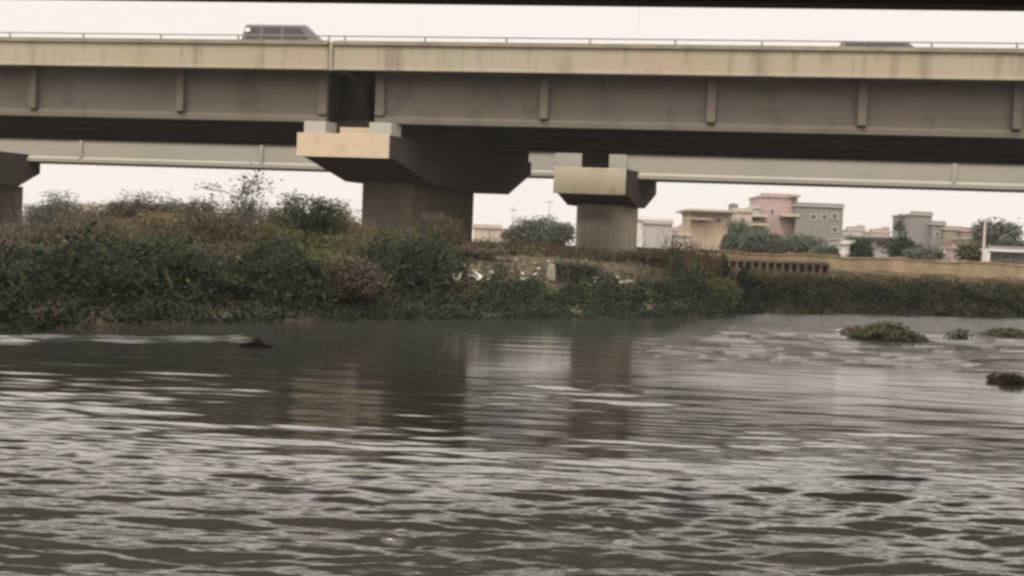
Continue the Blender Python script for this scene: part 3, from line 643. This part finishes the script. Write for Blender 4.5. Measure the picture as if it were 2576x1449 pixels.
for i, (x, yt, D) in enumerate([(a_, b_-8+46*math.sin(a_*.047+b_*.3), c_) for a_, b_, c_ in [(-20,670,41),(90,655,42),(190,672,42),(300,655,43.5),(410,665,44),(520,655,45),(630,660,46),(720,640,47.5),(800,650,48.5),(890,640,50),(980,650,51.5),(1060,668,53),(860,700,47.5),(450,700,43),(680,705,45.5),(250,712,40)]]):
    shrub('bush', 'leafy green bush above the left waterline, %s of sixteen from the left' % ORD[sorted(GX).index(x)], 'bush', x, yt, D, 190, (M['lf_green'], M['lf_olive'], M['lf_deep'], M['lf_bright'], M['lf_brown'])[(i*3+i//4) % 5], 2300, .24, group=G3, clumps=15, depth=.75, droop=.5)
# bare tree with few leaves
def tree(name, label, x, ytop, D, crown_px, mt, n, leaf, zb_, trunk_r=.14, seed=1, sparse=False, crown_bot=.35):
    rg = random.Random(seed); p = at(x, ytop, D); Ht = p.z-zb_; rx = crown_px/2/F*D
    root = empty(name, (p.x, D, zb_), label, 'tree')
    mb = MB(); tips = []
    def grow(a, d, L_, r, lv):
        pts = [a]; rad = [r]; q = a.copy(); dd = d.copy()
        for i in range(3):
            dd = (dd+Vector((rg.gauss(0,.14), rg.gauss(0,.14), rg.gauss(0,.06)))).normalized(); q = q+dd*L_/3; pts.append(q.copy()); rad.append(r*(1-.18*(i+1)))
        mb.tube(pts, rad, 5)
        if lv == 0: tips.append(q); return
        for i in range(3 if lv > 1 else 4):
            nd = (dd+Vector((rg.gauss(0,.62), rg.gauss(0,.62), rg.gauss(.12,.3)))).normalized(); grow(pts[-1] if i < 2 else pts[2], nd, L_*rg.uniform(.6,.82), r*.55, lv-1)
        tips.append(q)
    grow(Vector((0,0,-.1)), Vector((0.03,0,1)), Ht*crown_bot, trunk_r, 4 if not sparse else 4)
    tz = max(t.z for t in tips); txx = max(abs(t.x) for t in tips)
    sx_, sz_ = rx/max(txx,.1), Ht/tz
    mb.v = [(v[0]*sx_, v[1]*sx_, v[2]*sz_) for v in mb.v]; tips = [Vector((t.x*sx_, t.y*sx_, t.z*sz_)) for t in tips]
    mb.build('trunk', M['bark'], root, local=False)
    T = np.array([tuple(t) for t in tips if t.z > Ht*crown_bot])
    idx = rng.integers(0, len(T), n); P = T[idx]+rng.normal(size=(n, 3))*np.array([rx*.09, rx*.09, Ht*.035])*(1.0 if sparse else 1.7)
    V, Fq = leaves(P, leaf, .2); np_mesh('crown', V, Fq, mt, root)
    return root
tree('sparse_tree', 'thin half-bare tree rising above the scrub under the left beam', 655, 430, 60, 330, M['lf_hazy'], 420, .2, 2.6, .07, 5, True, .30)
tree('tree', 'slender small tree left of the stepped building', 2268, 540, 128, 34, M['lf_hazy'], 350, .35, 3.9, .1, 9, True, .4)
for (x, yt, D, wd, n, lab) in [(2502,560,128,100,2600,'big round grey-green tree at the right edge'),(2562,585,124,90,1800,'lower tree at the right edge, right of the round one')]:
    tree('tree', lab, x, yt, D, wd, M['lf_hazy'], n, .45, 3.9, .2, int(x), False, .32)
for (x, yt, D, wd, mt, n, lab) in [(1345,556,118,90,'lf_hazy',1500,'grey-green bush in the distance, left of the far pier'),(1405,570,116,80,'lf_hazy',1200,'smaller hazy bush touching the far pier on its left'),(1300,575,120,70,'lf_hazy',900,'small hazy bush beside the pale roofed shed'),
   (1860,570,124,85,'lf_hazy',2200,'green bush in front of the orange and the pink buildings'),(1925,582,123,110,'lf_hazy',2400,'wide green bush hiding the foot of the tall pink block'),(2015,598,124,130,'lf_hazy',1800,'grey-green bush at the foot of the wide grey block'),
   (2160,605,122,60,'lf_green',900,'small bush in front of the long low house'),(2275,605,120,80,'lf_green',1200,'dark bush between the low house and the stepped building'),(2330,625,118,80,'lf_hazy',900,'low bush in front of the stepped building'),(2440,612,118,70,'lf_olive',1000,'olive bush left of the utility pole'),(2085,622,120,70,'lf_hazy',900,'low hazy bush at the right corner of the grey block')]:
    shrub('bush', lab, 'bush', x, yt, D, wd, M[mt], n, .38, base=3.85, clumps=14, depth=.6)
# far skyline wood
X_ = rng.uniform(-190, 190, 9000); Y_ = rng.uniform(230, 250, 9000); Hs = 2.2+1.8*np.sin(X_*.07)*np.sin(X_*.023+1)+1.2*np.sin(X_*.31)
P = np.stack([X_, Y_, 3.9+rng.random(9000)*np.maximum(Hs, .8)], 1); V, Fq = leaves(P, 1.1); wd_ = np_mesh('distant_wood', V, Fq, M['lf_hazy']); tag(wd_, 'far off line of hazy trees on the horizon', 'wood', kind='stuff')
# ground cover: creeping leaves along the shore, dry scrub grass higher up
def cover(name, label, n, x0, x1, d0, d1, hfun, mt, leaf, droop=.5, skip=None, asp=.55, flat=.5):
    Xc = rng.uniform(x0, x1, n); dc = rng.uniform(d0, d1, n); Yc = shoreY(Xc)+dc/.8
    hmax = hfun(Xc, dc); Zc = np.maximum(gz(Xc, Yc), .02)+rng.random(n)**.7*hmax
    P = np.stack([Xc, Yc, Zc], 1)
    if skip is not None: P = P[~skip(Xc, Yc, dc)]
    V, Fq = leaves(P, leaf, droop, flat, asp); o = np_mesh(name, V, Fq, mt); tag(o, label, 'ground cover', kind='stuff'); return o
def bumpy(x, y, a=.35): return 1+a*np.sin(x*1.3+y*.6)+a*.7*np.sin(x*3.1-y*1.1+1)
hx = lambda x: np.where((x > -4.5) & (x < 9.5), .42, 1.0)
dump = lambda X, Y, d: (X > -4) & (X < 9.5) & (d > 3.6) & (rng.random(len(X)) < .80)
cover('creeping_plants', 'dark green creeping plants matted along the waterline', 78000, -34, 15.5, -.9, 5.2, lambda x, d: (.35+.85*np.clip((d+1)/2.5, 0, 1))*bumpy(x, d, .62)*hx(x), M['lf_deep'], .17, .6, dump)
cover('creeping_plants', 'lighter green leaves scattered over the creeping plants', 9000, -34, 13, -.5, 4.5, lambda x, d: (.6+.9*np.clip((d+1)/2, 0, 1))*bumpy(x, d, .5)*hx(x), M['lf_green'], .2, .6, dump)
cover('reeds', 'thin upright stalks poking out of the scrub on the left bank', 2600, -34, 15, .5, 14, lambda x, d: .8*bumpy(x, d, .5)+.5, M['lf_brown'], 1.1, -2.2, dump, .03)
cover('creeping_plants', 'olive patches among the creeping plants of the left bank', 15000, -34, 14, 1.5, 9, lambda x, d: .9*bumpy(x*.6+2, d, .7)*hx(x), M['lf_olive'], .2, .4, dump)
cover('bank_scrub', 'brown weeds covering the upper slope of the bank', 42000, -60, 16, 3.5, 22, lambda x, d: .55*bumpy(x, d), M['lf_brown'], .22, 0, dump)
cover('bank_scrub', 'dark weeds covering the slope of the far bank at right', 26000, 13, 75, -.3, 11, lambda x, d: (.35+.3*np.clip(d/3, 0, 1))*bumpy(x*.5, d, .75)*np.clip((9.5-d)/5, .12, 1), M['lf_olive'], .24, 0.2)
cover('bank_scrub', 'brown patches among the weeds of the far bank at right', 12000, 13, 75, 2, 10, lambda x, d: .4*bumpy(x*.37+1, d, .8)*np.clip((10-d)/4, .15, 1), M['lf_brown'], .24, 0.2)
cover('bank_scrub', 'deep green weeds at the foot of the far bank at right', 15000, 13, 75, -.4, 5, lambda x, d: .6*bumpy(x*.6, d, .6), M['lf_deep'], .24, 0.2)
cover('dry_grass', 'dry yellowish grass on the upper slope of the far bank', 20000, 6, 75, 8, 14, lambda x, d: .2*bumpy(x, d), M['lf_dry'], .3, -.7, asp=.15)
cover('dry_grass', 'dry grass on the slope behind the wide pier', 9000, -8, 10, 9, 24, lambda x, d: .5*bumpy(x, d), M['lf_dry'], .32, -.7, asp=.15)
# ------------------------------------------------------------------ floating plants, debris
def floater(x, y, wpx, hpx, lab, mt, n=900, group=None):
    n = int(n*1.8)
    v = ray(x, y); k = -EYE/v.z; c_ = Vector((v.x*k, v.y*k, 0)); rx = wpx/2/F*c_.y; hh = hpx*.66/F*c_.y
    root = empty('floating_plant', (c_.x, c_.y, 0), lab, 'floating plant', group)
    P, C_ = crown_points(n, 0, 0, .02, hh*.95, rx*.85, rx*.8, 18, .36)
    P[:, 2] *= np.clip(1.25-(P[:, 0]/rx)**2, .3, 1.1)
    V, Fq = leaves(P, .12, -.05, .6, .8); np_mesh('foliage', V, Fq, mt, root)
    mb = MB(); pts = [(rx*.95*math.cos(a), rx*.5*math.sin(a)) for a in np.linspace(0, 2*math.pi, 16, endpoint=False)]
    mb.poly([(p, q, -.05) for p, q in pts]+[(p*.7, q*.7, .07) for p, q in pts], [tuple(range(16))[::-1], tuple(range(16, 32))]+[(i, (i+1) % 16, 16+(i+1) % 16, 16+i) for i in range(16)])
    mb.build('root_mat', M['bark'], root, local=False)
    return c_
floater(2232, 853, 165, 58, 'largest floating clump of green water plants near the right bank', M['lf_float'], 3600)
floater(2150, 842, 70, 26, 'low brownish floating tuft touching the left of the largest clump', M['lf_brown'], 500)
floater(2412, 850, 62, 28, 'small grey floating tuft right of the largest clump', M['lf_hazy'], 450)
floater(2535, 845, 110, 22, 'flat green floating mat at the right edge near the bank', M['lf_float'], 900)
floater(2535, 962, 84, 24, 'dark brown floating clump nearest the viewer at the right edge', M['lf_brown'], 700)
M['debris'] = mat('wet_driftwood', (.012,.011,.01), .95, spec=.05)
v = ray(645, 872); k = -EYE/v.z; c_ = Vector((v.x*k, v.y*k, 0))
mb = MB(); bm = bmesh.new(); bmesh.ops.create_icosphere(bm, subdivisions=3, radius=1)
for q in bm.verts:
    q.co = Vector((q.co.x*.46*(1+.15*math.sin(q.co.y*7)), q.co.y*.2, q.co.z*.16*(1+.4*math.sin(q.co.x*5+1))*(1-.5*abs(q.co.x))+.03))
me = bpy.data.meshes.new('driftwood'); bm.to_mesh(me); bm.free(); me.materials.append(M['debris'])
o = bpy.data.objects.new('driftwood', me); col.objects.link(o); o.location = c_; tag(o, 'small dark lump of driftwood floating off the left bank', 'driftwood')
# litter heaps on the slope
M['litter'] = mat('pale_plastic', (.68,.66,.61), .6, [((.30,.27,.22),2.5,.7)]); M['litter2'] = mat('tan_rags', (.36,.29,.20), .8, [((.2,.15,.1),2.5,.7)])
def scrap_mesh(seed, mt, flat=.45):
    rg = np.random.default_rng(seed); bm = bmesh.new(); bmesh.ops.create_icosphere(bm, subdivisions=2, radius=1)
    for q in bm.verts: q.co *= 1+rg.normal()*.22; q.co.z = q.co.z*flat+.15
    me = bpy.data.meshes.new('litter'); bm.to_mesh(me); bm.free(); me.materials.append(mt); return me
SM = [scrap_mesh(i, M['litter'] if i % 3 else M['litter2']) for i in range(9)]
def litter(x, y, sz, i, lab, grp):
    p = ground_hit(x, y); o = bpy.data.objects.new('litter_bag', SM[i % 9]); col.objects.link(o)
    o.location = (p.x, p.y, float(gz(p.x, p.y))+.12); o.scale = (sz, sz*.7, sz*.6); o.rotation_euler = (rng.normal()*.3, rng.normal()*.3, rng.random()*6)
    tag(o, lab, 'litter', grp)
i = 0
for _ in range(46):
    x = rng.uniform(1105, 1250); y = rng.normal(703, 9); litter(x, y, .10+.17*rng.random(), i, 'scrap of pale rubbish in the litter heap right of the wide pier', 'rubbish in the left heap'); i += 1
for _ in range(22):
    x = rng.uniform(1478, 1590); y = rng.normal(716, 7); litter(x, y, .10+.15*rng.random(), i, 'scrap of pale rubbish in the heap below the slim far pier', 'rubbish in the right heap'); i += 1
for _ in range(34):
    x = rng.uniform(1250, 1480); y = rng.normal(690, 16); litter(x, y, .06+.1*rng.random(), i, 'scrap of pale rubbish strewn thinly between the two litter heaps', 'rubbish strewn between the heaps'); i += 1
for (x, y, s_, lab) in ((1330,640,.26,'single white bag lying high on the slope between the piers'),(1488,700,.2,'white bag at the left end of the right litter heap'),(1345,700,.18,'pale bag just left of the upright sack')): litter(x, y, s_, 1, lab, None)
for o in list(col.objects):
    if o.get('group') is None and 'group' in o.keys(): del o['group']
p = ground_hit(1386, 712); sk_ = MB().prism([(-.22,0),(-.26,.5),(-.16,.95),(.14,.98),(.24,.5),(.2,0)], lambda k, a, b_: Vector((p.x+a, p.y+k, float(gz(p.x, p.y))+b_)), -.15, .15, 2).build('sack', mat('faded_sack', (.30,.29,.22), .9, [((.17,.16,.11),2,.8)]), bevel=.06)
tag(sk_, 'upright pale sack standing on the slope between the litter heaps', 'sack')
# things parked along the crest
M['pw'] = mat('pale_car_paint', (.6,.6,.6), .4)
def small_car(x, y, D, m_, lab):
    p = at(x, y, D); root = empty('parked_car', (p.x, D, 3.98), lab, 'car')
    mb = MB().prism([(-2,.3),(-2,.8),(-1.9,.9),(-1.3,.95),(-.95,1.4),(.6,1.4),(1.15,.95),(1.9,.85),(2,.6),(2,.3)], lambda k, a, b_: Vector((a, k*(1 if b_ < 1 else .82), b_)), -.8, .8, 1)
    mb.build('body', m_, root, bevel=.04, local=False)
    for sd in (-1, 1):
        MB().poly([(-1.15,sd*.79,.98),(-.88,sd*.70,1.32),(.52,sd*.70,1.32),(.95,sd*.79,.98)], [(0,1,2,3)]).build('side_window', M['glass'], root, local=False)
        for wx in (-1.25, 1.25): MB().tube([(wx, sd*.62, .3), (wx, sd*.83, .3)], .3, 14).build('wheel', M['tyre'], root, local=False)
small_car(2290, 650, 160, M['pw'], 'white parked car on the bank below the stepped building, the left of two')
small_car(2362, 652, 163, M['pw'], 'white parked car on the bank below the stepped building, the right of two')

# ------------------------------------------------------------------ hazy air
hz = MB().box(-420, 420, -130, 420, -4.5, 24).build('haze', None); tag(hz, kind='stuff')
m = bpy.data.materials.new('haze_air'); m.use_nodes = True; t = m.node_tree; t.nodes.clear()
pv = t.nodes.new('ShaderNodeVolumePrincipled'); pv.inputs['Color'].default_value = (.93,.91,.89,1); pv.inputs['Density'].default_value = .00032; pv.inputs['Anisotropy'].default_value = .2
mo = t.nodes.new('ShaderNodeOutputMaterial'); t.links.new(pv.outputs[0], mo.inputs['Volume']); hz.data.materials.clear(); hz.data.materials.append(m)
